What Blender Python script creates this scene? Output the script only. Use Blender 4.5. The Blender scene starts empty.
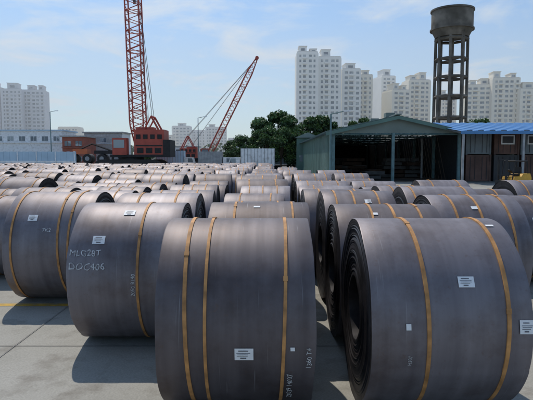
import bpy, bmesh, math, random
from mathutils import Vector, Matrix, noise
R_=random.Random(7)
H=2.27; F=518.0; PIT=math.atan(42/518.0)
def W_(px,py,d):
    u=(px-266.5)/F; v=(200-py)/F
    c,s=math.cos(PIT),math.sin(PIT)
    dy=c+v*s; dz=-s+v*c
    k=d/dy
    return Vector((u*k,d,H+dz*k))
# ---------------------------------------------------------------- materials
def newmat(name):
    m=bpy.data.materials.new(name); m.use_nodes=True
    nt=m.node_tree; b=nt.nodes['Principled BSDF']
    return m,nt,b
def N(nt,t,**k):
    n=nt.nodes.new(t)
    for a,v in k.items(): setattr(n,a,v)
    return n
def ramp(nt,pts):
    r=N(nt,'ShaderNodeValToRGB'); e=r.color_ramp.elements
    while len(e)<len(pts): e.new(0.5)
    for i,(p,c) in enumerate(pts):
        e[i].position=p; e[i].color=(*c,1) if len(c)==3 else c
    return r
def simple(name,col,rough=0.7,metal=0.0,var=0.25,scale=3.0,bump=0.0,dirt=None):
    m,nt,b=newmat(name)
    tc=N(nt,'ShaderNodeTexCoord'); no=N(nt,'ShaderNodeTexNoise')
    no.inputs['Scale'].default_value=scale; no.inputs['Detail'].default_value=6
    nt.links.new(tc.outputs['Object'],no.inputs['Vector'])
    lo=tuple(c*(1-var) for c in col); hi=tuple(min(1,c*(1+var)) for c in col)
    if dirt: r=ramp(nt,[(0.3,dirt),(0.45,lo),(0.7,hi)])
    else: r=ramp(nt,[(0.3,lo),(0.7,hi)])
    nt.links.new(no.outputs['Fac'],r.inputs['Fac'])
    nt.links.new(r.outputs['Color'],b.inputs['Base Color'])
    b.inputs['Roughness'].default_value=rough; b.inputs['Metallic'].default_value=metal
    if bump:
        bp=N(nt,'ShaderNodeBump'); bp.inputs['Strength'].default_value=bump; bp.inputs['Distance'].default_value=0.02
        nt.links.new(no.outputs['Fac'],bp.inputs['Height']); nt.links.new(bp.outputs['Normal'],b.inputs['Normal'])
    return m
def steel_mat():
    m,nt,b=newmat('rolled_steel')
    L=nt.links.new
    tc=N(nt,'ShaderNodeTexCoord'); oi=N(nt,'ShaderNodeObjectInfo')
    off=N(nt,'ShaderNodeVectorMath',operation='SCALE'); off.inputs[0].default_value=(37,91,53); L(oi.outputs['Random'],off.inputs['Scale'])
    add=N(nt,'ShaderNodeVectorMath',operation='ADD'); L(tc.outputs['Object'],add.inputs[0]); L(off.outputs[0],add.inputs[1])
    mp=N(nt,'ShaderNodeMapping'); mp.inputs['Scale'].default_value=(9,0.5,0.5); L(add.outputs[0],mp.inputs['Vector'])
    n1=N(nt,'ShaderNodeTexNoise'); n1.inputs['Scale'].default_value=1.1; n1.inputs['Detail'].default_value=7; L(mp.outputs[0],n1.inputs['Vector'])
    n2=N(nt,'ShaderNodeTexNoise'); n2.inputs['Scale'].default_value=1.5; n2.inputs['Detail'].default_value=9; n2.inputs['Roughness'].default_value=.66; L(add.outputs[0],n2.inputs['Vector'])
    n3=N(nt,'ShaderNodeTexNoise'); n3.inputs['Scale'].default_value=30; n3.inputs['Detail'].default_value=4; L(add.outputs[0],n3.inputs['Vector'])
    r1=ramp(nt,[(0.25,(0.142,0.128,0.135)),(0.75,(0.222,0.205,0.214))]); L(n1.outputs['Fac'],r1.inputs['Fac'])
    r2=ramp(nt,[(0.32,(0.60,0.53,0.49)),(0.56,(1,1,1)),(0.75,(1.0,1.0,1.0))]); L(n2.outputs['Fac'],r2.inputs['Fac'])
    mx=N(nt,'ShaderNodeMix',data_type='RGBA',blend_type='MULTIPLY'); mx.inputs['Factor'].default_value=1
    L(r1.outputs[0],mx.inputs['A']); L(r2.outputs[0],mx.inputs['B'])
    r3=ramp(nt,[(0,(0.66,0.61,0.60)),(0.5,(0.95,0.93,0.95)),(1,(1.2,1.2,1.23))]); L(oi.outputs['Random'],r3.inputs['Fac'])
    mx2=N(nt,'ShaderNodeMix',data_type='RGBA',blend_type='MULTIPLY'); mx2.inputs['Factor'].default_value=1
    L(mx.outputs['Result'],mx2.inputs['A']); L(r3.outputs[0],mx2.inputs['B'])
    r4=ramp(nt,[(0.60,(0,0,0)),(0.78,(1,1,1))]); L(n3.outputs['Fac'],r4.inputs['Fac'])
    mul=N(nt,'ShaderNodeMath',operation='MULTIPLY'); L(r4.outputs[0],mul.inputs[0]); mul.inputs[1].default_value=.4
    mx3=N(nt,'ShaderNodeMix',data_type='RGBA'); L(mul.outputs[0],mx3.inputs['Factor']); L(mx2.outputs['Result'],mx3.inputs['A']); mx3.inputs['B'].default_value=(0.14,0.085,0.06,1)
    # handling scuffs: thin pale scratches round the strip
    mps=N(nt,'ShaderNodeMapping'); mps.inputs['Scale'].default_value=(60,1.3,1.3); mps.inputs['Rotation'].default_value=(0,.03,.05); L(add.outputs[0],mps.inputs['Vector'])
    ns=N(nt,'ShaderNodeTexNoise'); ns.inputs['Scale'].default_value=1.0; ns.inputs['Detail'].default_value=2; L(mps.outputs[0],ns.inputs['Vector'])
    rs=ramp(nt,[(0.70,(0,0,0)),(0.76,(1,1,1))]); L(ns.outputs['Fac'],rs.inputs['Fac'])
    ms=N(nt,'ShaderNodeMath',operation='MULTIPLY'); L(rs.outputs[0],ms.inputs[0]); ms.inputs[1].default_value=.35
    mx4=N(nt,'ShaderNodeMix',data_type='RGBA'); L(ms.outputs[0],mx4.inputs['Factor']); L(mx3.outputs['Result'],mx4.inputs['A']); mx4.inputs['B'].default_value=(.36,.35,.36,1)
    L(mx4.outputs['Result'],b.inputs['Base Color'])
    b.inputs['Metallic'].default_value=0.5
    b.inputs['Specular IOR Level'].default_value=.38
    rr=N(nt,'ShaderNodeMapRange'); rr.inputs['To Min'].default_value=.45; rr.inputs['To Max'].default_value=.66; L(n2.outputs['Fac'],rr.inputs['Value']); L(rr.outputs[0],b.inputs['Roughness'])
    bp=N(nt,'ShaderNodeBump'); bp.inputs['Strength'].default_value=.3; bp.inputs['Distance'].default_value=.012
    n5=N(nt,'ShaderNodeTexNoise'); n5.inputs['Scale'].default_value=.5; n5.inputs['Detail'].default_value=3; L(mp.outputs[0],n5.inputs['Vector'])
    L(n5.outputs['Fac'],bp.inputs['Height']); L(bp.outputs[0],b.inputs['Normal'])
    return m
STEEL=steel_mat()
EDGE=simple('coil_edge_shaded',(0.024,0.021,0.023),.5,.5,.6,9)  # near-black: shade on the coil end faces is put into the colour
BAND=simple('rusty_strap',(0.46,0.225,0.075),.7,.1,.4,8)
LABEL=simple('paper_label',(0.75,0.75,0.75),.6,0,.05,20)
INK=simple('label_ink',(0.08,0.08,0.1),.6)
CHALK=simple('white_paint',(0.48,0.48,0.48),.8,0,.5,25)
CM=[STEEL,EDGE,BAND,LABEL,INK,CHALK]
# ---------------------------------------------------------------- builder
class MB:
    def __init__(s,mats): s.v=[];s.f=[];s.m=[];s.mats=mats
    def face(s,pts,mat=0):
        n=len(s.v); s.v+= [tuple(p) for p in pts]; s.f.append(tuple(range(n,n+len(pts)))); s.m.append(mat)
    def box(s,c,size,mat=0,rz=0,M=None):
        c=Vector(c); hx,hy,hz=[a/2 for a in size]
        n=len(s.v); ca,sa=math.cos(rz),math.sin(rz)
        for z in(-hz,hz):
            for x,y in((-hx,-hy),(hx,-hy),(hx,hy),(-hx,hy)):
                p=Vector((c.x+x*ca-y*sa,c.y+x*sa+y*ca,c.z+z))
                if M: p=M@p
                s.v.append(tuple(p))
        for q in((0,3,2,1),(4,5,6,7),(0,1,5,4),(1,2,6,5),(2,3,7,6),(3,0,4,7)):
            s.f.append(tuple(n+i for i in q)); s.m.append(mat)
    def cyl(s,p,q,r,mat=0,seg=10,r2=None,cap=True):
        p=Vector(p);q=Vector(q); r2=r if r2 is None else r2
        d=(q-p).normalized(); a=d.orthogonal().normalized(); b=d.cross(a)
        n=len(s.v)
        for c,rr in((p,r),(q,r2)):
            for i in range(seg):
                t=2*math.pi*i/seg+math.pi/seg
                s.v.append(tuple(c+a*rr*math.cos(t)+b*rr*math.sin(t)))
        for i in range(seg):
            j=(i+1)%seg
            s.f.append((n+i,n+j,n+seg+j,n+seg+i)); s.m.append(mat)
        if cap:
            s.f.append(tuple(n+seg-1-i for i in range(seg))); s.m.append(mat)
            s.f.append(tuple(n+seg+i for i in range(seg))); s.m.append(mat)
    def beam(s,p,q,w,mat=0): s.cyl(p,q,w*.7,mat,4)
    def prism(s,prof,y0,y1,mat=0,axis='y',M=None):
        def P(a,z,y):
            p=Vector((a,y,z)) if axis=='y' else Vector((y,a,z))
            return tuple(M@p) if M else tuple(p)
        n=len(s.v);k=len(prof)
        s.v+=[P(a,z,y0) for a,z in prof]+[P(a,z,y1) for a,z in prof]
        s.f.append(tuple(range(n,n+k))); s.m.append(mat)
        s.f.append(tuple(n+2*k-1-i for i in range(k))); s.m.append(mat)
        for i in range(k):
            j=(i+1)%k; s.f.append((n+j,n+i,n+k+i,n+k+j)); s.m.append(mat)
    def obj(s,name,loc=(0,0,0),rz=0,parent=None,smooth=0,recalc=True):
        me=bpy.data.meshes.new(name); me.from_pydata(s.v,[],s.f)
        for m in s.mats: me.materials.append(m)
        me.polygons.foreach_set('material_index',s.m)
        if recalc:
            bm=bmesh.new(); bm.from_mesh(me); bmesh.ops.recalc_face_normals(bm,faces=bm.faces); bm.to_mesh(me); bm.free()
        if smooth:
            for p in me.polygons: p.use_smooth=True
            me.set_sharp_from_angle(angle=math.radians(smooth))
        me.update()
        o=bpy.data.objects.new(name,me); bpy.context.scene.collection.objects.link(o)
        o.location=loc; o.rotation_euler=(0,0,rz)
        if parent: o.parent=parent
        return o
def empty(name,loc=(0,0,0)):
    e=bpy.data.objects.new(name,None); bpy.context.scene.collection.objects.link(e); e.location=loc; return e
# ---------------------------------------------------------------- text
def text_geo(body,size):
    cu=bpy.data.curves.new('t','FONT'); cu.body=body; cu.size=size; cu.resolution_u=2
    o=bpy.data.objects.new('t',cu); bpy.context.scene.collection.objects.link(o)
    bpy.context.view_layer.update()
    me=bpy.data.meshes.new_from_object(o)
    vs=[(v.co.x,v.co.y) for v in me.vertices]; fs=[tuple(p.vertices) for p in me.polygons]
    bpy.data.objects.remove(o); bpy.data.meshes.remove(me); bpy.data.curves.remove(cu)
    w=max(v[0] for v in vs) if vs else 0
    return vs,fs,w
# ---------------------------------------------------------------- coils
def coil_mesh(name,W,R,seg=144,rings=64,bands=(),labels=(),texts=(),seed=0):
    rr=random.Random(seed); mb=MB(CM)
    tail=rr.uniform(-1.2,-.3)
    r0=.30
    def endface(sign):
        out=[];n=rings; drift=0
        for i in range(n+1):
            t=i/n; drift=drift*.93+rr.uniform(-.0035,.0035)
            jit=drift+ (rr.uniform(-.0045,.0045) if rings>6 else 0)
            out.append((sign*(W/2-.008+jit*min(1,(1-t)*6)),r0+(R-.012-r0)*t))
        return out
    L=endface(-1); Rr=endface(1)
    nx=6
    outer=[(-W/2+.004,R-.004)]+[(-W/2+.014+(W-.028)*i/nx,R) for i in range(nx+1)]+[(W/2-.004,R-.004)]
    loop=L+outer+Rr[::-1]
    kinds=[1]*len(L)+[0]*(len(outer)-1)+[1]*(len(Rr))+[1]
    loopN=len(loop)
    for k in range(seg):
        a=tail+2*math.pi*k/seg
        wob=.0022*math.sin(3*a+seed)+.0015*math.sin(7*a+seed*2)
        for (x,r) in loop:
            f=0.0
            if r>R-.008: f=.007*(k/seg)
            q=r-.004+f
            xx=x+wob*(2 if r>R-.008 else 1)
            mb.v.append((xx,-q*math.cos(a),q*math.sin(a)))
    for k in range(seg):
        k2=(k+1)%seg
        for i in range(loopN):
            j=(i+1)%loopN
            mb.f.append((k*loopN+i,k*loopN+j,k2*loopN+j,k2*loopN+i)); mb.m.append(kinds[i])
    def ribbon(x0,x1,a0,a1,rad,mat,n,slant=0):
        for i in range(n):
            b0=a0+(a1-a0)*i/n; b1=a0+(a1-a0)*(i+1)/n
            s0=slant*math.sin(b0);s1=slant*math.sin(b1)
            P=lambda x,b,q:(x,-q*math.cos(b),q*math.sin(b))
            mb.face([P(x0+s0,b0,rad),P(x1+s0,b0,rad),P(x1+s1,b1,rad),P(x0+s1,b1,rad)],mat)
            if mat==2:
                mb.face([P(x0+s0,b0,R-.01),P(x0+s0,b0,rad),P(x0+s1,b1,rad),P(x0+s1,b1,R-.01)],mat)
                mb.face([P(x1+s0,b0,rad),P(x1+s0,b0,R-.01),P(x1+s1,b1,R-.01),P(x1+s1,b1,rad)],mat)
    for bx in bands:
        w=rr.uniform(.024,.032)/2; sl=rr.uniform(-.03,.03)
        ribbon(bx-w,bx+w,0,2*math.pi,R+.009,2,seg,sl)
        a=rr.choice([rr.uniform(.9,1.9),rr.uniform(.2,.8)]); ribbon(bx-w-.004+sl*math.sin(a),bx+w+.004+sl*math.sin(a),a,a+.05,R+.013,2,1)
    for (x,a,w,h) in labels:
        n=4; ribbon(x-w/2,x+w/2,a-h/2/R,a+h/2/R,R+.006,3,n,rr.uniform(-.05,.05) if w<.12 else 0)
        if w>.1:
            for (yy,ww,hh) in((.3,.6,.07),(.1,.8,.04),(-.02,.7,.04),(-.14,.75,.04),(-.32,.4,.09)):
                ribbon(x-w*ww/2,x+w*ww/2*rr.uniform(.4,1),a+(yy-hh/2)*h/R,a+(yy+hh/2)*h/R,R+.009,4,1)
    for (body,x,a,size,rot) in texts:
        vs,fs,w=text_geo(body,size); n=len(mb.v); c,s=math.cos(rot),math.sin(rot)
        for u,v in vs:
            v+=.08*size*math.sin(u*60/max(size*10,.1)); 
            X=x+u*c-v*s; S=u*s+v*c
            b=a+S/R; q=R+.007
            mb.v.append((X,-q*math.cos(b),q*math.sin(b)))
        for f in fs: mb.f.append(tuple(n+i for i in f)); mb.m.append(5)
    me=bpy.data.meshes.new(name); me.from_pydata(mb.v,[],mb.f)
    for m in CM: me.materials.append(m)
    me.polygons.foreach_set('material_index',mb.m)
    bm=bmesh.new(); bm.from_mesh(me); bmesh.ops.recalc_face_normals(bm,faces=bm.faces); bm.to_mesh(me); bm.free()
    for p in me.polygons: p.use_smooth=True
    me.set_sharp_from_angle(angle=math.radians(30)); me.update()
    return me
def hit(px,py,cx,cd,R):
    d=W_(px,py,1.0)-Vector((0,0,H)); o=Vector((0,0,H))
    oy=o.y-cd; oz=o.z-R
    A=d.y**2+d.z**2; B=2*(oy*d.y+oz*d.z); C=oy*oy+oz*oz-R*R
    D=B*B-4*A*C
    if D<0: D=0
    t=(-B-math.sqrt(D))/(2*A); p=o+d*t
    return p.x-cx, math.atan2(p.z-R,-(p.y-cd))
def put(me,x,d,R,rz=0,parent=None,rx=0):
    o=bpy.data.objects.new('steel_coil',me); bpy.context.scene.collection.objects.link(o)
    o.location=(x,d,R); o.rotation_euler=(rx,0,rz)
    if parent: o.parent=parent
    return o
V=math.pi/2
def near(cx,cd,R,W,bands,labels,texts,seed,rz=0):
    lb=[]
    for (px,py,w,h) in labels:
        x,a=hit(px,py,cx,cd,R); lb.append((x,a,w,h))
    tx=[]
    for (t,px,py,size,rot) in texts:
        x,a=hit(px,py,cx,cd,R); tx.append((t,x,a,size,rot))
    me=coil_mesh('steel_coil',W,R,bands=[b-cx for b in bands],labels=lb,texts=tx,seed=seed)
    return put(me,cx,cd,R,rz)
near(-.25,4.85,.85,1.29,[-.645,-.49,.14],[(244,354,.15,.10),(292,349,.035,.03)],
     [('Z8039 14007',291,396,.06,V),('1360 T4',311,368,.055,V)],1)
near(1.475,4.85,.85,1.29,[1.29,1.92],[(466,282,.13,.09),(527,327,.11,.11),(409,327,.04,.05),(489,226,.07,.03)],
     [('H307',411,365,.04,V)],2)
near(-.09,6.64,.85,1.23,[-.4,.32],[(256,207,.08,.05)],[],3)
near(-1.64,6.6,.85,1.25,[-1.46],[(130,213,.13,.10),(99,240,.14,.10)],
     [('MLG28T',69,256,.10,0),('DOC406',68,270,.11,0),('2050 8140',135,296,.06,V)],4)
near(1.47,6.6,.84,1.26,[1.25,1.55,1.85],[(372,214,.08,.05)],[],5)
near(2.97,7.75,.86,1.27,[2.66,3.0,3.38],[(476,208,.1,.06)],[],6)
near(-3.29,8.45,.86,1.29,[-3.80,-3.10,-2.95],[(33,218,.14,.10)],[('7K2',42,232,.08,0)],7)
near(-1.7,8.42,.85,1.25,[-1.4,-2.0],[(150,190,.1,.06)],[],8)
def variant(seg,rings,seed):
    rr=random.Random(seed); W=rr.uniform(1.2,1.3); R=.85
    k=rr.choice([1,2,2,3])
    b=[-W*.3+rr.uniform(-.1,.1),W*.3+rr.uniform(-.1,.1),rr.uniform(-.1,.1)][:k]
    lb=[(rr.uniform(-.4,.4),rr.uniform(.1,1.1),rr.uniform(.09,.15),.09) for _ in range(rr.choice([0,1,1,2,3]))]
    tx=[(rr.choice(['2050','7K2','T406','1380']),rr.uniform(-.4,.1),rr.uniform(.1,.8),.10,rr.choice([0,V]))] if rr.random()<.5 else []
    return coil_mesh('steel_coil',W,R,seg,rings,b,lb,tx,seed)
MID=[variant(88,26,100+i) for i in range(12)]
FAR=[variant(36,3,200+i) for i in range(10)]
cols=[(-.12,8.45,62),(-1.72,10.2,62),(-3.3,10.25,62),(1.45,8.4,36),(2.98,9.5,24),(4.5,9.6,15),(6.05,12.2,13)]
cols+=[(-4.85-1.55*i,10.1+ (i>0)*.9*R_.random()+ .35*i,62) for i in range(24)]
allc=0
field=empty('distant_steel_coils')
for (cx,d0,d1) in cols:
    d=d0
    while d<d1:
        s=R_.uniform(.90,1.035); R=.85*s
        if abs(cx)>40: break
        if not (R_.random()<.07 and d>14):
            me=R_.choice(MID if d<22 else FAR)
            o=put(me,cx+R_.uniform(-.12,.12),d,R,R_.uniform(-.05,.05))
            o.scale=(R_.uniform(.85,1.08),s,s)
            if d>22: o.parent=field
            o.name='steel_coil' if d<=22 else 'coil'
            allc+=1
        d+=.85*2*s*1.0+R_.uniform(.06,.25)
print('coils',allc)
# ---------------------------------------------------------------- ground
def ground():
    m,nt,b=newmat('yard_concrete'); L=nt.links.new
    tc=N(nt,'ShaderNodeTexCoord')
    n1=N(nt,'ShaderNodeTexNoise'); n1.inputs['Scale'].default_value=.5; n1.inputs['Detail'].default_value=8; n1.inputs['Roughness'].default_value=.65
    n2=N(nt,'ShaderNodeTexNoise'); n2.inputs['Scale'].default_value=45; n2.inputs['Detail'].default_value=5
    n4=N(nt,'ShaderNodeTexNoise'); n4.inputs['Scale'].default_value=1.9; n4.inputs['Detail'].default_value=8; n4.inputs['Roughness'].default_value=.62
    for n in(n1,n2,n4): L(tc.outputs['Object'],n.inputs['Vector'])
    r1=ramp(nt,[(.25,(.20,.19,.165)),(.5,(.285,.272,.238)),(.75,(.35,.335,.30))]); L(n1.outputs['Fac'],r1.inputs['Fac'])
    r2=ramp(nt,[(.3,(.84,.84,.84)),(.7,(1.1,1.1,1.1))]); L(n2.outputs['Fac'],r2.inputs['Fac'])
    r5=ramp(nt,[(.30,(.62,.59,.56)),(.48,(1,1,1))]); L(n4.outputs['Fac'],r5.inputs['Fac'])
    a=N(nt,'ShaderNodeMix',data_type='RGBA',blend_type='MULTIPLY'); a.inputs['Factor'].default_value=1; L(r1.outputs[0],a.inputs['A']); L(r2.outputs[0],a.inputs['B'])
    a2=N(nt,'ShaderNodeMix',data_type='RGBA',blend_type='MULTIPLY'); a2.inputs['Factor'].default_value=1; L(a.outputs['Result'],a2.inputs['A']); L(r5.outputs[0],a2.inputs['B'])
    L(a2.outputs['Result'],b.inputs['Base Color']); b.inputs['Roughness'].default_value=.85
    bp=N(nt,'ShaderNodeBump'); bp.inputs['Strength'].default_value=.3; bp.inputs['Distance'].default_value=.008; L(n2.outputs['Fac'],bp.inputs['Height']); L(bp.outputs[0],b.inputs['Normal'])
    g=MB([m]); S=3000
    g.face([(-S,-200,0),(S,-200,0),(S,S,0),(-S,S,0)]); g.obj('ground')
ground()
YEL=simple('yellow_road_paint',(.52,.32,.05),.8,0,.25,6,dirt=(.30,.26,.17))
l=MB([YEL])
l.face([(-40,7.82,.004),(-2.0,7.80,.004),(-2.0,7.94,.004),(-40,7.97,.004)])
l.obj('painted_line')
JT=simple('joint_sealant',(.19,.18,.165),.9,0,.3,8)
l=MB([JT])
for y in(1.5,6.1,10.7,15.3,19.9): l.face([(-40,y,.008),(20,y,.008),(20,y+.012,.008),(-40,y+.012,.008)])
for x in(-12.4,-7.9,-3.05,1.2,5.7,10.2): l.face([(x,-5,.012),(x+.012,-5,.012),(x+.012,60,.012),(x,60,.012)])
l.obj('slab_joints')
# ---------------------------------------------------------------- buildings
WALLW=simple('pale_render',(.90,.88,.82),.8,0,.04,.15)
WALLC=simple('cream_render',(.88,.81,.67),.8,0,.04,.15)
WALLG=simple('grey_render',(.70,.71,.72),.8,0,.07,.15)
def glassmat():
    m,nt,b=newmat('window_glass'); L=nt.links.new
    tc=N(nt,'ShaderNodeTexCoord'); v=N(nt,'ShaderNodeTexVoronoi'); v.inputs['Scale'].default_value=.35
    L(tc.outputs['Object'],v.inputs['Vector'])
    sp=N(nt,'ShaderNodeSeparateColor'); L(v.outputs['Color'],sp.inputs[0])
    r=ramp(nt,[(0,(.10,.13,.16)),(.6,(.24,.29,.32)),(1,(.55,.57,.56))]); L(sp.outputs[0],r.inputs['Fac']); L(r.outputs[0],b.inputs['Base Color'])  # pane tones lightened, distance haze put into the colour
    b.inputs['Roughness'].default_value=.2
    return m
GLASS=glassmat()
ROOFG=simple('roof_grey',(.35,.34,.33),.8)
def apartment(name,x0,x1,ytop,d,depth=14,rz=0,wall=None,fl=3.0,bay=3.3,steps=(),balc=True):
    wall=wall or WALLW
    a=W_(x0,ytop,d); b=W_(x1,ytop,d); w=abs(b.x-a.x); h=a.z
    mb=MB([wall,GLASS,ROOFG]); nf=max(2,int(round(h/fl))); f=h/nf; nb=max(3,int(round(w/bay))); bw=w/nb
    mb.box((0,0,h/2-.1),(w-.7,depth-.7,h-.2),1)
    for i in range(nf+1):
        z=i*f
        hh=1.45 if i<nf else 1.8
        mb.box((0,0,z+(0 if i else .3)),(w,depth,hh),0)
    for i in range(nb+1):
        x=-w/2+i*bw; ww=1.0 if i%2 else 1.7
        mb.box((min(max(x,-w/2+.55),w/2-.55),0,h/2),(ww,depth+.14,h-.01),0)
    nd=max(3,int(depth/4))
    for sx in(-1,1):
        for i in range(nd+1):
            y=-depth/2+depth*i/nd
            mb.box((sx*(w/2-.2),min(max(y,-depth/2+.95),depth/2-.95),h/2+.02),(.55,1.7,h-.06),0)
    if balc:
        for i in range(nb):
            if i%3==1:
                for k in range(1,nf):
                    mb.box((-w/2+(i+.5)*bw,-depth/2-.6,k*f+.1),(bw*.92,1.3,.95),0)
    mb.box((0,0,h+.95),(w-1,depth-1,.4),2)
    for (fx,fw,fh) in steps:
        mb.box((-w/2+fx*w,0,h+.8+fh/2),(fw*w,depth*.6,fh),0)
        mb.box((-w/2+fx*w,0,h+.8+fh+.15),(fw*w+.8,depth*.6+.8,.3),0)
        mb.box((-w/2+fx*w,-depth*.3-.03,h+.8+fh*.5),(fw*w*.5,.06,fh*.4),1)
    return mb.obj(name,((a.x+b.x)/2,d+depth/2,0),rz)
apartment('apartment_tower',297,318,53,300,16,.0,WALLW,steps=((.3,.35,3.5),(.8,.3,2)))
apartment('apartment_tower',318.6,341,58,306,16,.0,WALLW,bay=2.9,steps=((.35,.4,4.5),))
apartment('apartment_tower',341,360,70,318,16,.1,WALLW,steps=((.5,.5,3.5),))
apartment('apartment_tower',360,374,76,330,16,-.1,WALLC,steps=((.5,.5,3.0),))
apartment('apartment_tower',379,394,77,390,18,.2,WALLW,steps=((.5,.5,5),))
apartment('apartment_block',389,409,91,330,14,.25,WALLC,bay=4,steps=((.3,.3,4),(.75,.25,3)))
apartment('apartment_block',408,430,81,345,14,.1,WALLC,steps=((.25,.3,3),(.7,.3,5)))
apartment('apartment_block',440,456,95,420,14,.1,WALLC,steps=((.25,.3,3),))
apartment('apartment_block',468,493,86,330,14,-.12,WALLC,bay=4,steps=((.3,.25,3),(.75,.3,4)))
apartment('apartment_block',494,521,79,325,14,-.05,WALLC,steps=((.2,.25,4),(.8,.2,3)))
apartment('apartment_block',521,560,90,320,14,.0,WALLC,steps=((.25,.3,4),(.75,.25,3)))
apartment('apartment_tower',-22,-2,88,420,16,.1,WALLG,steps=((.5,.5,4),))
apartment('apartment_tower',0,19,90,420,16,.15,WALLG,steps=((.5,.5,5),))
apartment('apartment_tower',21,42,91,430,16,.15,WALLG,steps=((.35,.3,4),(.8,.2,4)))
apartment('apartment_block',172,190,127,520,14,.0,WALLW,steps=((.5,.4,3),))
apartment('apartment_block',190,205,131,560,14,.0,WALLG)
apartment('apartment_block',205,226,128,540,14,.1,WALLW,steps=((.3,.3,3),))
apartment('apartment_block',58,78,128,480,14,.0,WALLC)
apartment('apartment_block',160,172,136,500,14,.0,WALLC)
apartment('apartment_block',228,252,139,560,14,.0,WALLG)
# ---------------------------------------------------------------- water tower
CONC=simple('weathered_concrete',(.17,.15,.125),.9,0,.35,.35,dirt=(.08,.07,.055))
def water_tower():
    d=120; c=W_(450,100,d); k=d/F
    z=lambda y:W_(450,y,d).z
    mb=MB([CONC,ROOFG]); r=19.6*k
    mb.cyl((0,0,z(30)),(0,0,z(12)),r,0,32)
    mb.cyl((0,0,z(38)),(0,0,z(30)),r*.80,0,32,r2=r)
    mb.cyl((0,0,z(12)),(0,0,z(10.4)),r*1.05,0,32)
    mb.cyl((0,0,z(10.4)),(0,0,z(8)),r*.98,0,32,r2=r*.25)
    mb.cyl((0,0,z(8)),(0,0,z(6)),.5,0,8)
    mb.cyl((0,0,z(31)),(0,0,z(29.5)),r*1.06,0,32)
    rl=15.2*k
    n=8
    P=lambda i,zz,q=rl:(q*math.cos(2*math.pi*(i+.5)/n),q*math.sin(2*math.pi*(i+.5)/n),zz)
    for i in range(n):
        mb.beam(P(i,0,rl*1.02),P(i,z(37.5),rl*.97),.5)
    for yy in(40,60,78,97,118,138):
        for i in range(n):
            mb.beam(P(i,z(yy)),P(i+1,z(yy)),.48)
        if yy in(60,78,97):
            for i in range(0,n,2): mb.beam(P(i,z(yy)),(0,0,z(yy)),.25)
    mb.cyl((0,0,0),(0,0,z(37)),.55,0,12)
    for s in(-.25,.25): mb.beam((s+1.2,-rl-.4,0),(s+1.2,-rl-.4,z(30)),.06)
    zz=0
    while zz<z(31): mb.beam((.95,-rl-.4,zz),(1.45,-rl-.4,zz),.05); zz+=.5
    mb.obj('water_tower',(c.x,d,0),smooth=35)
water_tower()
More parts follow.
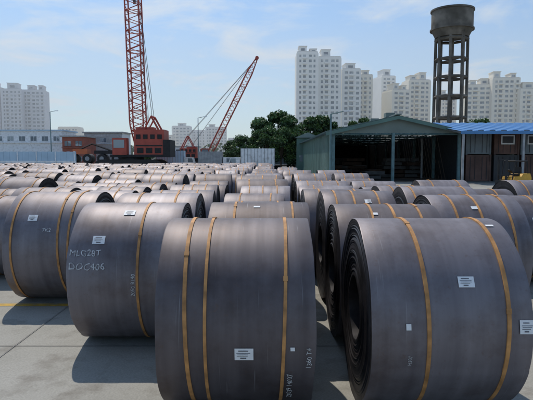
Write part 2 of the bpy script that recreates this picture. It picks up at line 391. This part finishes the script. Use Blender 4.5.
# ---------------------------------------------------------------- shed
GREENW=simple('green_sheeting',(.10,.18,.155),.6,.1,.2,.6)
GREYR=simple('sheet_roof',(.15,.19,.175),.5,.2,.2,.6)
DARKI=simple('shed_interior_shade',(.02,.02,.02),.9)  # near-black colour stands in for the shade inside the shed
POST=simple('painted_post',(.10,.18,.19),.6)
RUSTY=simple('rusty_stock',(.06,.035,.025),.8,.1,.4,1.5)
DKG=simple('dark_grey_stock',(.08,.08,.08),.8,.1,.4,1.5)
GREYM=simple('grey_paint',(.3,.31,.32),.6,.1,.2,2)
WHITEP=simple('white_paintwork',(.80,.81,.82),.5,0,.08,2,dirt=(.55,.54,.52))
def shed():
    d=50; xl=W_(331,130,d).x; xr=W_(462,130,d).x; ze=W_(400,131,d).z; zr=W_(400,116,d).z; xm=(xl+xr)/2
    L=46
    root=empty('steel_shed')
    mb=MB([GREYR,GREENW,DARKI,POST])
    for s,(xa,xb) in((0,(xl-.6,xm)),(1,(xr+.6,xm))):
        za=ze-.12; n=int(L/1.0)
        for i in range(n):
            y0=d-.8+i*(L+1.6)/n; y1=d-.8+(i+1)*(L+1.6)/n; ym=(y0+y1)/2
            mb.face([(xa,y0,za),(xb,y0,zr),(xb,ym,zr),(xa,ym,za)],0)
            mb.face([(xa,ym,za+.07),(xb,ym,zr+.07),(xb,y1,zr+.07),(xa,y1,za+.07)],0)
            mb.face([(xa,ym,za),(xb,ym,zr),(xb,ym,zr+.07),(xa,ym,za+.07)],0)
    mb.obj('roof',parent=root)
    mb=MB([GREYR,GREENW,DARKI,POST])
    for i in range(6): mb.box((xm,d+3+i*7.5,zr+.3),(.9,1.0,.45),0)
    mb.box((xm,d+L/2,zr+.1),(.5,L+1.7,.1),0)
    mb.obj('ridge_vents',parent=root)
    mb=MB([GREENW,GREYR,DARKI,POST])
    mb.face([(xl-.6,d-.85,ze-.16),(xm,d-.85,zr-.03),(xm,d-.85,zr-.35),(xl-.6,d-.85,ze-.48)],0)
    mb.face([(xr+.6,d-.85,ze-.16),(xm,d-.85,zr-.03),(xm,d-.85,zr-.35),(xr+.6,d-.85,ze-.48)],0)
    mb.face([(xl,d-.1,ze-.2),(xr,d-.1,ze-.2),(xm,d-.1,zr-.1)],1)
    n=int(L/.5)
    for i in range(n):
        y0=d+i*L/n; y1=d+(i+1)*L/n; o=.06*(i%2)
        mb.face([(xl-o,y0,0),(xl-o,y1,0),(xl-o,y1,ze-.1),(xl-o,y0,ze-.1)],0)
        mb.face([(xl,y1,0),(xl-.06,y1,0),(xl-.06,y1,ze-.1),(xl,y1,ze-.1)],0)
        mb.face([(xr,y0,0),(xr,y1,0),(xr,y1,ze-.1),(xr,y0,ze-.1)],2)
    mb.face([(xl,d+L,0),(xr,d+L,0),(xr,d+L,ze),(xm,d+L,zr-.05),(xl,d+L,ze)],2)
    mb.face([(xl,d,.016),(xr,d,.016),(xr,d+L,.016),(xl,d+L,.016)],2)  # dark floor sheet, painted interior shade
    mb.obj('walls',parent=root)
    mb=MB([POST,GREYM])
    for y in [d-.05+i*7.6 for i in range(7)]:
        for x in(xl+.25,xl+(xm-xl)*.95,xr-.25):
            if y>d+1 and x not in(xl+.25,xr-.25): continue
            mb.box((x,y,ze/2-.1),(.26,.26,ze-.2),0)
        mb.beam((xl,y,ze-.3),(xr,y,ze-.3),.12,0)
        k=12
        for i in range(k):
            xa=xl+(xr-xl)*i/k; xb=xl+(xr-xl)*(i+1)/k
            t=lambda x: ze-.25+(zr-ze)*(1-abs(x-xm)/(xm-xl))
            mb.beam((xa,y,ze-.3),(xb,y,t(xb)-.1),.07,0); mb.beam((xb,y,ze-.3),(xb,y,t(xb)-.1),.07,0)
    mb.obj('columns_and_trusses',parent=root)
    mb=MB([RUSTY,DKG,DARKI]); rr=random.Random(3)
    for i in range(20):
        x=rr.uniform(xl+1.5,xr-1.5); y=d+rr.uniform(4,24); n=rr.randint(1,5)
        for k in range(n): mb.box((x+rr.uniform(-.2,.2),y,.25+k*.45),(rr.uniform(1.0,2.4),2.2,.34),rr.choice([0,1,1]),rr.uniform(-.2,.2))
    mb.obj('stored_plate_stacks',parent=root)
shed()
mb=MB([GREENW,GREYR,GLASS])
a=W_(297,138,88); b=W_(318,138,88)
mb.box(((a.x+b.x)/2,93,a.z/2),(b.x-a.x,10,a.z),0); mb.prism([(a.x-.4,a.z+.02),(b.x+.4,a.z+.02),((a.x+b.x)/2,a.z+.9)],87.4,98.4,1)
for i in range(2): mb.box((a.x+.9+i*1.8,87.97,2.2),(.9,.06,1.1),2)
mb.obj('green_hut')
# ---------------------------------------------------------------- containers + blue canopy
CB=simple('container_brown',(.13,.065,.05),.6,.1,.3,.8,dirt=(.07,.035,.03))
CG=simple('container_grey',(.17,.20,.22),.6,.1,.25,.8)
CD=simple('container_dark',(.05,.05,.055),.6,.1,.3,.8)
BLUE=simple('blue_sheet',(.07,.22,.46),.5,.1,.15,.6)
def container(x,y,z,rz,mat,Lc=6.06,panels=False):
    mb=MB([mat,CD,WHITEP]); w=2.44;h=2.59
    mb.box((0,0,h/2),(Lc-.12,w-.12,h-.1),1)
    for sy in(-1,1):
        n=26
        for i in range(n):
            if i%2==0:
                xx=-Lc/2+.2+(Lc-.4)*(i+.5)/n
                mb.box((xx,sy*(w/2-.05),h/2),((Lc-.4)/n*1.3,.06,h-.3),0)
        mb.face([(-Lc/2+.1,sy*(w/2-.055),.1),(Lc/2-.1,sy*(w/2-.055),.1),(Lc/2-.1,sy*(w/2-.055),h-.1),(-Lc/2+.1,sy*(w/2-.055),h-.1)],0)
        for z0 in(.09,h-.09): mb.box((0,sy*(w/2-.06),z0),(Lc-.26,.13,.17),0)
    for sx in(-1,1):
        for sy in(-1,1): mb.box((sx*(Lc/2-.08),sy*(w/2-.08),h/2),(.16,.17,h),0)
        mb.box((sx*(Lc/2-.06),0,h/2),(.05,w-.35,h-.12),0)
        for yy in(-.8,-.35,.35,.8): mb.beam((sx*(Lc/2-.01),yy,.2),(sx*(Lc/2-.01),yy,h-.2),.035,1)
        if panels:
            mb.box((sx*(Lc/2+.03),-.05,h*.55),(.05,1.3,.9),2); mb.box((sx*(Lc/2+.06),-.05,h*.55),(.03,1.05,.65),1)
    mb.box((0,0,h-.03),(Lc-.34,w-.36,.05),0)
    return mb.obj('shipping_container',(x,y,z),rz)
yc=50
x0=W_(466,150,yc).x
for i,(m0,m1) in enumerate([(CB,CG),(CD,CB),(CB,CG),(CB,CD)]):
    container(x0+1.4+2.65*i,yc+3.4,0,math.pi/2+.02*i,m0); container(x0+1.4+2.65*i,yc+3.5-.2*(i%2),2.6,math.pi/2,m1,panels=(i in(1,2)))
for i in range(2):
    container(x0+11.5+3+6.3*i,yc+1,0,.02,[CG,CB][i]); container(x0+11.5+3+6.3*i,yc+1,2.6,0,[CB,CD][i])
def canopy():
    root=empty('blue_canopy'); mb=MB([BLUE,GREYM])
    xa=W_(459,127,46).x; xb=xa+22; y0=45.5;y1=58; z0=W_(466,131,45.5).z; z1=z0+1.5
    n=44
    for i in range(n):
        p=xa+(xb-xa)*i/n; q=xa+(xb-xa)*(i+1)/n; o=.06*(i%2)
        mb.face([(p,y0,z0+o),(q,y0,z0+o),(q,y1,z1+o),(p,y1,z1+o)],0)
        mb.face([(q,y0,z0),(q,y0,z0+.06),(q,y1,z1+.06),(q,y1,z1)],0)
    mb.face([(xa,y0-.01,z0-.25),(xb,y0-.01,z0-.25),(xb,y0-.01,z0+.0),(xa,y0-.01,z0+.0)],0)
    mb.obj('roof',parent=root)
    mb=MB([GREYM])
    for i in range(5):
        for y in(y0+.2,y1-.2): mb.box((xa+.3+i*5.3,y,z0/2-.1),(.18,.18,z0-.2))
        mb.beam((xa+.3+i*5.3,y0+.2,z0-.15),(xa+.3+i*5.3,y1-.2,z1-.15),.12)
    mb.obj('frame',parent=root)
canopy()
# ---------------------------------------------------------------- forklift
YELP=simple('yellow_machine_paint',(.55,.30,.03),.5,.1,.15,3)
BLK=simple('black_rubber',(.02,.02,.02),.8)
def forklift(x,y,rz):
    root=empty('forklift',(x,y,0)); root.rotation_euler=(0,0,rz)
    mb=MB([YELP,BLK,GREYM])
    mb.prism([(-1.25,.35),(.85,.35),(.85,.75),(.45,.75),(.35,1.0),(-.3,1.0),(-.45,1.2),(-1.15,1.2),(-1.3,.9)],-.5,.5,0)
    mb.box((.3,0,.76),(.5,.9,.05),1); mb.box((-.25,0,1.12),(.5,.5,.14),1); mb.box((-.52,0,1.4),(.12,.5,.5),1)
    mb.beam((.45,0,.9),(.25,0,1.35),.05,1); mb.cyl((.25,0,1.33),(.22,0,1.37),.18,1,12)
    mb.obj('body',parent=root)
    mb=MB([YELP,BLK])
    for sy in(-.46,.46):
        mb.beam((.55,sy,.8),(.3,sy,2.05),.07,1); mb.beam((-.95,sy,1.2),(-.85,sy,2.05),.07,1); mb.beam((-.85,sy,2.05),(.3,sy,2.05),.07,1)
    for k in range(7): mb.beam((-.85+k*.19,-.46,2.07),(-.85+k*.19,.46,2.07),.04,1)
    mb.obj('overhead_guard',parent=root)
    mb=MB([BLK,YELP,GREYM])
    for (wx,r) in((.6,.34),(-.85,.27)):
        for sy in(-.5,.5):
            mb.cyl((wx,sy-.11,r),(wx,sy+.11,r),r,0,20); mb.cyl((wx,sy-.13,r),(wx,sy+.13,r),r*.5,1,12)
    mb.obj('wheels',parent=root)
    mb=MB([BLK,GREYM])
    for sy in(-.33,.33): mb.box((1.0,sy,1.15),(.14,.1,2.1),0)
    for z in(.3,1.1,2.15): mb.box((1.0,0,z),(.1,.6,.1),0)
    mb.box((1.12,0,.5),(.06,.9,.5),0)
    for sy in(-.28,.28): mb.box((1.68,sy,.14),(1.1,.1,.04),1)
    mb.obj('mast_and_forks',parent=root)
p=W_(512,186,36); forklift(p.x,36,math.radians(205))
# ---------------------------------------------------------------- cranes
RED=simple('red_crane_paint',(.40,.07,.045),.5,.1,.2,1)
ORG=simple('orange_crane_paint',(.50,.12,.04),.5,.1,.15,1)
TRK=simple('track_steel',(.03,.028,.028),.7,.3)
CAB=simple('wire_rope',(.12,.10,.10),.6,.5)
def lattice(mb,p0,p1,w,n,ch,mat=0,taper0=.12,taper1=.15,side=Vector((1,0,0))):
    p0=Vector(p0);p1=Vector(p1); d=(p1-p0).normalized(); a=(side-d*side.dot(d)).normalized(); b=d.cross(a)
    def sec(t):
        q=w
        if t<taper0: q=w*(.35+.65*t/taper0)
        if t>1-taper1: q=w*(.3+.7*(1-t)/taper1)
        c=p0.lerp(p1,t); return [c+a*q/2*i+b*q/2*j for i,j in((-1,-1),(1,-1),(1,1),(-1,1))]
    prev=sec(0)
    for k in range(1,n+1):
        cur=sec(k/n)
        for i in range(4):
            mb.beam(prev[i],cur[i],ch,mat)
            j=(i+1)%4
            if k%2: mb.beam(prev[i],cur[j],ch*.5,mat)
            else: mb.beam(prev[j],cur[i],ch*.5,mat)
            if k%4==0: mb.beam(cur[i],cur[j],ch*.5,mat)
        prev=cur
def crawler(name_loc,tracks_w,body_dir,boomtip,boomw,n,ch,mat,scale=1.0,foot=(1.0,0,2.2),tall=0.0,hook=True):
    x,y=name_loc; root=empty('crawler_crane',(x,y,0)); s=scale
    mb=MB([TRK,GREYM])
    for sy in(-1,1):
        L=tracks_w; r=.65*s
        prof=[]
        for k in range(9): 
            t=math.pi/2+math.pi*k/8; prof.append((-L/2+r+r*math.cos(t),r+r*math.sin(t)))
        for k in range(9):
            t=-math.pi/2+math.pi*k/8; prof.append((L/2-r+r*math.cos(t),r+r*math.sin(t)))
        mb.prism(prof,sy*2.2*s-.5,sy*2.2*s+.5,0)
        k=int(L/.35)
        for i in range(k): 
            mb.box((-L/2+r+(L-2*r)*(i+.5)/k,sy*2.2*s,2*r+.03),(.22,1.05,.07),0)
            if i%2: mb.cyl((-L/2+r+(L-2*r)*(i+.5)/k,sy*2.2*s-.54,r*.55),(-L/2+r+(L-2*r)*(i+.5)/k,sy*2.2*s+.54,r*.55),.22,1,10)
    mb.box((0,0,.9*s),(3.2*s,4*s,.7*s),0); mb.cyl((0,0,1.2*s),(0,0,1.6*s),1.3*s,0,20)
    mb.obj('crawler_tracks',parent=root)
    mb=MB([mat,GLASS,TRK,WHITEP]); D=body_dir
    def bx(cx,cy,cz,sx,sy,sz,m=0): mb.box((cx*D*s,cy*s,cz*s),(sx*s,sy*s,sz*s),m)
    bx(-1.0,0,1.75,6.4,2.9,.3,2)
    bx(-2.2,.0,2.85+tall/2,3.4,2.8,1.9+tall); bx(-2.2,-1.42,2.9,3.0,.06,.14,2); 
    for i in range(4): bx(-3.4+i*.8,-1.43,3.35+tall*.6,.5,.07,.5,2)
    for i in range(3): bx(-3.2+i*1.0,-1.43,2.35,.7,.07,.6,2)
    bx(-4.2,0,2.6,.8,3.2,1.9,2)
    bx(1.1,-1.05,2.8,1.6,1.0,1.9); bx(1.15,-1.57,3.1,1.2,.06,.9,1); bx(1.92,-1.05,3.1,.06,.8,1.0,1)
    bx(-1.6,0,3.95+tall,2.0,1.6,.3)
    for sy in(-1,1):
        mb.beam((-3.8*D*s,sy*s,3.6*s),(-2.4*D*s,sy*s,6.2*s),.16*s); mb.beam((-1.0*D*s,sy*s,3.6*s),(-2.4*D*s,sy*s,6.2*s),.13*s)
    mb.beam((-2.4*D*s,-s,6.2*s),(-2.4*D*s,s,6.2*s),.16*s)
    mb.obj('upper_works',parent=root)
    mb=MB([mat,CAB]); f=Vector((foot[0]*D*s,0,foot[2]*s)); tip=Vector(boomtip)-Vector((x,y,0))
    lattice(mb,f,tip,boomw,n,ch,side=Vector((0,1,0)))
    mb.cyl(tip+Vector((0,-.3,0)),tip+Vector((0,.3,0)),.35*s,0,14)
    mb.obj('lattice_boom',parent=root)
    mb=MB([CAB]); 
    for sy in(-.5,.5):
        mb.beam((-2.4*D*s,sy*s,6.2*s),tip+Vector((0,sy*.4,0)),.06)
        mb.beam((-2.0*D*s,sy*.6*s,3.9*s),tip+Vector((0,sy*.3,.3)),.04)
    if hook:
        hk=tip+Vector((.5*(1 if tip.x>0 else -1),0,0)); hz=tip.z*.72
        mb.beam(hk,(hk.x,hk.y,hz),.05); mb.box((hk.x,hk.y,hz-.4),(.4,.3,.8))
    mb.obj('ropes_and_hook',parent=root)
    return root
tip=W_(130,-70,90)
crawler((W_(133,160,90).x,90),11,-1,(tip.x,90,tip.z),2.3,44,.18,RED,scale=1.5,foot=(-.75,0,2.4),tall=.9)
tip2=W_(257,58,125); b2=W_(211,150,125)
crawler((b2.x-2.6,125),8.5,1,(tip2.x,125,tip2.z),1.3,28,.14,RED,scale=1.2,foot=(1.5,0,1.9),hook=False)
# ---------------------------------------------------------------- left port buildings, fence, trucks
LB=simple('pale_blue_sheet',(.42,.55,.66),.6,0,.1,.5)
def office(x0,x1,ytop,d,depth,mat,name='port_office',fl=3.0,roofmat=None):
    a=W_(x0,ytop,d);b=W_(x1,ytop,d); w=b.x-a.x;h=a.z; mb=MB([mat,GLASS,roofmat or ROOFG])
    mb.box((0,0,h/2),(w,depth,h),0); mb.box((0,0,h+.15),(w+.8,depth+.8,.3),2)
    nf=max(1,int(h/fl)); nb=max(2,int(w/2.6))
    for k in range(nf):
        zc=(k+.58)*h/nf
        mb.box((0,-depth/2-.25,zc-.95),(w,.5,.12),0)
        for i in range(nb):
            mb.box((-w/2+(i+.5)*w/nb,-depth/2-.02,zc),(1.4,.08,1.1),1); mb.box((-w/2+(i+.5)*w/nb,-depth/2-.06,zc),(.06,.1,1.1),0)
            mb.box((-w/2+(i+.5)*w/nb,-depth/2-.05,zc-.6),(1.6,.2,.08),0)
    return mb.obj(name,((a.x+b.x)/2,d+depth/2,0))
office(-30,62,131,125,9,WHITEP,roofmat=LB)
office(62,84,137,118,8,simple('brick_red',(.30,.10,.07),.8,0,.2,1),name='brick_building')
office(84,122,133,130,8,WHITEP)
office(160,196,147,150,9,WHITEP,name='yard_office')
office(232,258,144,135,9,WHITEP,name='yard_office')
mb=MB([LB,WHITEP]); xa=W_(-60,150,84).x; xb=W_(76,150,84).x; hh=W_(0,151.5,84).z
n=int((xb-xa)/.5)
for i in range(n):
    x=xa+(xb-xa)*(i+.5)/n; mb.box((x,84,hh/2),((xb-xa)/n*.98,.05+.05*(i%2),hh-.1*(i%2)),0)
    if i%6==0: mb.box((x,83.9,hh/2),(.14,.14,hh+.1),1)
mb.box(((xa+xb)/2,83.93,hh*.5),(xb-xa,.03,.3),1)
mb.obj('blue_fence')
TRC=simple('truck_cab_white',(.7,.7,.7),.4)
def truck(x,y,rz,boxm,cabm,L=5.0,h=2.9):
    root=empty('cargo_truck',(x,y,0)); root.rotation_euler=(0,0,rz)
    mb=MB([boxm,GREYM]); mb.box((-.9,0,1.05+(h-1.05)/2),(L,2.3,h-1.05),0)
    k=int(L/.5)
    for i in range(k+1):
        for sy in(-1,1): mb.box((-.9-L/2+.05+i*(L-.1)/k,sy*1.16,1.05+(h-1.05)/2),(.07,.06,h-1.1),1)
    mb.obj('cargo_box',parent=root)
    f=-.9+L/2
    mb=MB([cabm,GLASS,BLK]); mb.prism([(f+.1,.6),(f+1.8,.6),(f+1.85,1.45),(f+1.6,2.35),(f+.1,2.4)],-1.05,1.05,0)
    mb.prism([(f+.75,1.5),(f+1.72,1.5),(f+1.52,2.2),(f+.75,2.2)],-1.07,1.07,1); mb.box((f+1.86,0,.65),(.1,2.1,.3),2)
    mb.obj('cab',parent=root)
    mb=MB([BLK,GREYM]); mb.box((0,0,.85),(L+1.5,.9,.25))
    for wx in(f+.95,-.9-L/2+1.0,-.9-L/2+2.1):
        for sy in(-.95,.95): mb.cyl((wx,sy-.16,.48),(wx,sy+.16,.48),.48,0,18); mb.cyl((wx,sy-.18,.48),(wx,sy+.18,.48),.22,1,12)
    mb.obj('chassis_and_wheels',parent=root)
truck(W_(252,160,80).x,80,math.pi,WHITEP,TRC,5.2,3.7)
truck(W_(216,160,92).x,92,0,GREYM,TRC,4.2,3.4)
truck(W_(285,160,95).x,95,.2,LB,RED,5,3.4)
truck(W_(176,160,96).x,96,0,LB,TRC,5,3.6)
def lowloader(x,y):
    root=empty('flatbed_trailer',(x,y,0)); mb=MB([TRK,ORG,GREYM,TRC])
    mb.box((0,0,1.1),(12,2.5,.3),0)
    for wx in(-5,-3.7,3.6,4.9):
        for sy in(-1,1): mb.cyl((wx,sy-.2,.5),(wx,sy+.2,.5),.5,0,16); mb.cyl((wx,sy-.22,.5),(wx,sy+.22,.5),.22,2,10)
    mb.obj('bed',parent=root)
    mb=MB([TRK,ORG,GREYM])
    for i in range(4): mb.cyl((-4.2+i*2.6,-1.0,2.15),(-4.2+i*2.6,1.0,2.15),.85,0,18); mb.cyl((-4.2+i*2.6,-1.05,2.15),(-4.2+i*2.6,1.05,2.15),.4,2,14)
    mb.box((-2.9,0,3.4),(2.6,1.8,.9),1); mb.box((1.2,0,3.3),(3.2,1.6,.6),0); mb.box((3.9,0,3.6),(1.2,1.7,1.3),1)
    mb.beam((-5,0,3.0),(-1,0,4.8),.2,0); mb.beam((-1,0,4.8),(3,0,3.4),.2,0)
    mb.obj('machine_parts',parent=root)
lowloader(W_(98,160,94).x,94)
q=W_(62,160,96); container(q.x,96,0,.05,CB)
def lamp(px,d,ytop):
    q=W_(px,ytop,d); mb=MB([POST,WHITEP]); mb.cyl((0,0,0),(0,0,q.z),.12,0,10,r2=.07); mb.beam((0,0,q.z),(1.2,0,q.z+.25),.07); mb.box((1.4,0,q.z+.24),(.6,.22,.12),1); mb.cyl((0,0,0),(0,0,.5),.2,0,10)
    mb.obj('street_lamp',(q.x,d,0))
lamp(331,46,114); lamp(198,100,118); lamp(50,110,112)
# ---------------------------------------------------------------- trees
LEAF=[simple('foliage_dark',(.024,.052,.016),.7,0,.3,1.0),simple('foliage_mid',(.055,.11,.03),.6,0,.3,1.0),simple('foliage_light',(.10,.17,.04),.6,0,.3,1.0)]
BARK=simple('bark',(.09,.065,.045),.9)
def tree(x,y,h,w,seed,n=6000,name='broadleaf_tree'):
    rr=random.Random(seed); mb=MB(LEAF+[BARK])
    mb.cyl((0,0,0),(0,0,h*.3),.22*h/10,3,8,r2=.15*h/10); top=Vector((rr.uniform(-.3,.3),0,h*.3))
    cl=[]
    for i in range(20):
        a=rr.uniform(0,6.28); q=rr.uniform(.1,.5)*w; z=h*rr.uniform(.22,.88)
        k=1-abs(z/h-.5)*1.1; c=Vector((math.cos(a)*q*k,math.sin(a)*q*k,z)); r=rr.uniform(.15,.26)*w
        cl.append((c,r)); mb.cyl(top-Vector((0,0,h*.05)),c,.08*h/10,3,5,r2=.03)
    cl.append((Vector((0,0,h*.86)),.17*w)); 
    for i in range(n):
        c,r=rr.choice(cl)
        d=Vector((rr.gauss(0,1),rr.gauss(0,1),rr.gauss(0,1))).normalized()
        p=c+Vector((d.x,d.y,d.z*.85))*r*(rr.random()**.4)*rr.uniform(.8,1.15)
        s=rr.uniform(.11,.24)*h/10*1.3
        u=Vector((rr.gauss(0,1),rr.gauss(0,1),rr.gauss(0,1))).normalized(); v=u.orthogonal().normalized(); t=u.cross(v)
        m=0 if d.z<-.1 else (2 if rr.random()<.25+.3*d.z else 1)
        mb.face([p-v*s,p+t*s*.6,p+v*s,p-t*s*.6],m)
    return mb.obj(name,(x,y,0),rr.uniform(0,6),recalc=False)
for i,(px,yt,d,w) in enumerate([(261,114,96,5.5),(274,108,98,6.0),(288,113,97,6.0),(298,123,104,5.0),(266,126,92,5.5),(309,114,110,6),(321,113,114,6.5),(334,118,112,5.5),(352,118,125,6),(366,114,125,6),(281,126,91,5.2),(480,117,100,6.5),(470,121,92,5),(291,130,92,4.5),(243,134,112,5),(229,139,118,4.5),(150,141,135,5),(168,140,140,5)]):
    q=W_(px,yt,d); tree(q.x,d,q.z,w*1.0,20+i)
def treeline():
    rr=random.Random(5); mb=MB(LEAF)
    for i in range(18000):
        x=rr.uniform(-420,420); y=rr.uniform(235,250)
        ht=5.5+4.5*noise.noise(Vector((x*.06,0,0)))+3*noise.noise(Vector((x*.25,3,0)))
        z=rr.uniform(0,max(1.5,ht+2)); s=rr.uniform(.5,1.1)
        u=Vector((rr.gauss(0,1),rr.gauss(0,1),rr.gauss(0,1))).normalized(); v=u.orthogonal().normalized(); t=u.cross(v); p=Vector((x,y,z))
        mb.face([p-v*s,p+t*s*.7,p+v*s,p-t*s*.7],rr.choice([0,1,1]))
    mb.obj('distant_tree_line',recalc=False)
treeline()
# ---------------------------------------------------------------- real atmospheric haze over the town
hm=bpy.data.materials.new('air_haze'); hm.use_nodes=True; hn=hm.node_tree; hn.nodes.clear()
ho=hn.nodes.new('ShaderNodeOutputMaterial'); hv=hn.nodes.new('ShaderNodeVolumeScatter'); hv.inputs['Color'].default_value=(.97,.98,1,1); hv.inputs['Density'].default_value=.0013; hv.inputs['Anisotropy'].default_value=.25
hn.links.new(hv.outputs[0],ho.inputs['Volume'])
mb=MB([hm]); mb.box((0,430,75),(1800,600,149)); mb.obj('atmospheric_haze')
# ---------------------------------------------------------------- sky, sun, camera
AZ=math.radians(-24); EL=math.radians(56)
sd=Vector((math.sin(AZ)*math.cos(EL),math.cos(AZ)*math.cos(EL),math.sin(EL)))
sc=bpy.context.scene
w=bpy.data.worlds.new("World"); sc.world=w; w.use_nodes=True; nt=w.node_tree; L=nt.links.new
bg=nt.nodes['Background']; sky=N(nt,'ShaderNodeTexSky',sky_type='NISHITA'); sky.sun_disc=False
sky.sun_elevation=EL; sky.sun_rotation=AZ%(2*math.pi); sky.air_density=1.0; sky.dust_density=.5; sky.ozone_density=4.0
tint=N(nt,'ShaderNodeMix',data_type='RGBA',blend_type='MULTIPLY'); tint.inputs['Factor'].default_value=1; L(sky.outputs[0],tint.inputs['A']); tint.inputs['B'].default_value=(.72,.92,1.0,1)
tc=N(nt,'ShaderNodeTexCoord'); sx=N(nt,'ShaderNodeSeparateXYZ'); L(tc.outputs['Generated'],sx.inputs[0])
zz=N(nt,'ShaderNodeMath',operation='ADD'); L(sx.outputs['Z'],zz.inputs[0]); zz.inputs[1].default_value=.12
zm=N(nt,'ShaderNodeMath',operation='MAXIMUM'); L(zz.outputs[0],zm.inputs[0]); zm.inputs[1].default_value=.02
dx=N(nt,'ShaderNodeMath',operation='DIVIDE'); L(sx.outputs['X'],dx.inputs[0]); L(zm.outputs[0],dx.inputs[1])
dy=N(nt,'ShaderNodeMath',operation='DIVIDE'); L(sx.outputs['Y'],dy.inputs[0]); L(zm.outputs[0],dy.inputs[1])
cb=N(nt,'ShaderNodeCombineXYZ'); L(dx.outputs[0],cb.inputs[0]); L(dy.outputs[0],cb.inputs[1]); cb.inputs[2].default_value=3.1
cn=N(nt,'ShaderNodeTexNoise'); cn.inputs['Scale'].default_value=1.5; cn.inputs['Detail'].default_value=9; cn.inputs['Roughness'].default_value=.6; cn.inputs['Distortion'].default_value=.4
L(cb.outputs[0],cn.inputs['Vector'])
cr=ramp(nt,[(.48,(0,0,0)),(.68,(1,1,1))]); L(cn.outputs['Fac'],cr.inputs['Fac'])
hz=N(nt,'ShaderNodeMapRange'); L(sx.outputs['Z'],hz.inputs['Value']); hz.inputs['From Min'].default_value=0; hz.inputs['From Max'].default_value=.25; hz.inputs['To Min'].default_value=.62; hz.inputs['To Max'].default_value=0
mxx=N(nt,'ShaderNodeMath',operation='MULTIPLY'); L(cr.outputs[0],mxx.inputs[0]); mxx.inputs[1].default_value=.75
mm=N(nt,'ShaderNodeMath',operation='MAXIMUM'); L(mxx.outputs[0],mm.inputs[0]); L(hz.outputs[0],mm.inputs[1])
mix=N(nt,'ShaderNodeMix',data_type='RGBA'); L(mm.outputs[0],mix.inputs['Factor']); L(tint.outputs['Result'],mix.inputs['A']); mix.inputs['B'].default_value=(5.8,6.1,6.2,1)
L(mix.outputs['Result'],bg.inputs['Color']); bg.inputs['Strength'].default_value=.15
sl=bpy.data.lights.new('sun','SUN'); sl.energy=3.3; sl.angle=math.radians(.6); sl.color=(1,.94,.84)
so=bpy.data.objects.new('sun',sl); sc.collection.objects.link(so); so.rotation_euler=sd.to_track_quat('Z','Y').to_euler(); so.location=(0,0,50)
cam=bpy.data.cameras.new('camera'); co=bpy.data.objects.new('camera',cam); sc.collection.objects.link(co)
co.location=(0,0,H); co.rotation_euler=(math.pi/2-PIT,0,0); cam.sensor_width=36; cam.lens=36*F/533; cam.clip_start=.05; cam.clip_end=6000
sc.camera=co
sc.view_settings.view_transform='Standard'; sc.view_settings.look='None'; sc.view_settings.exposure=0
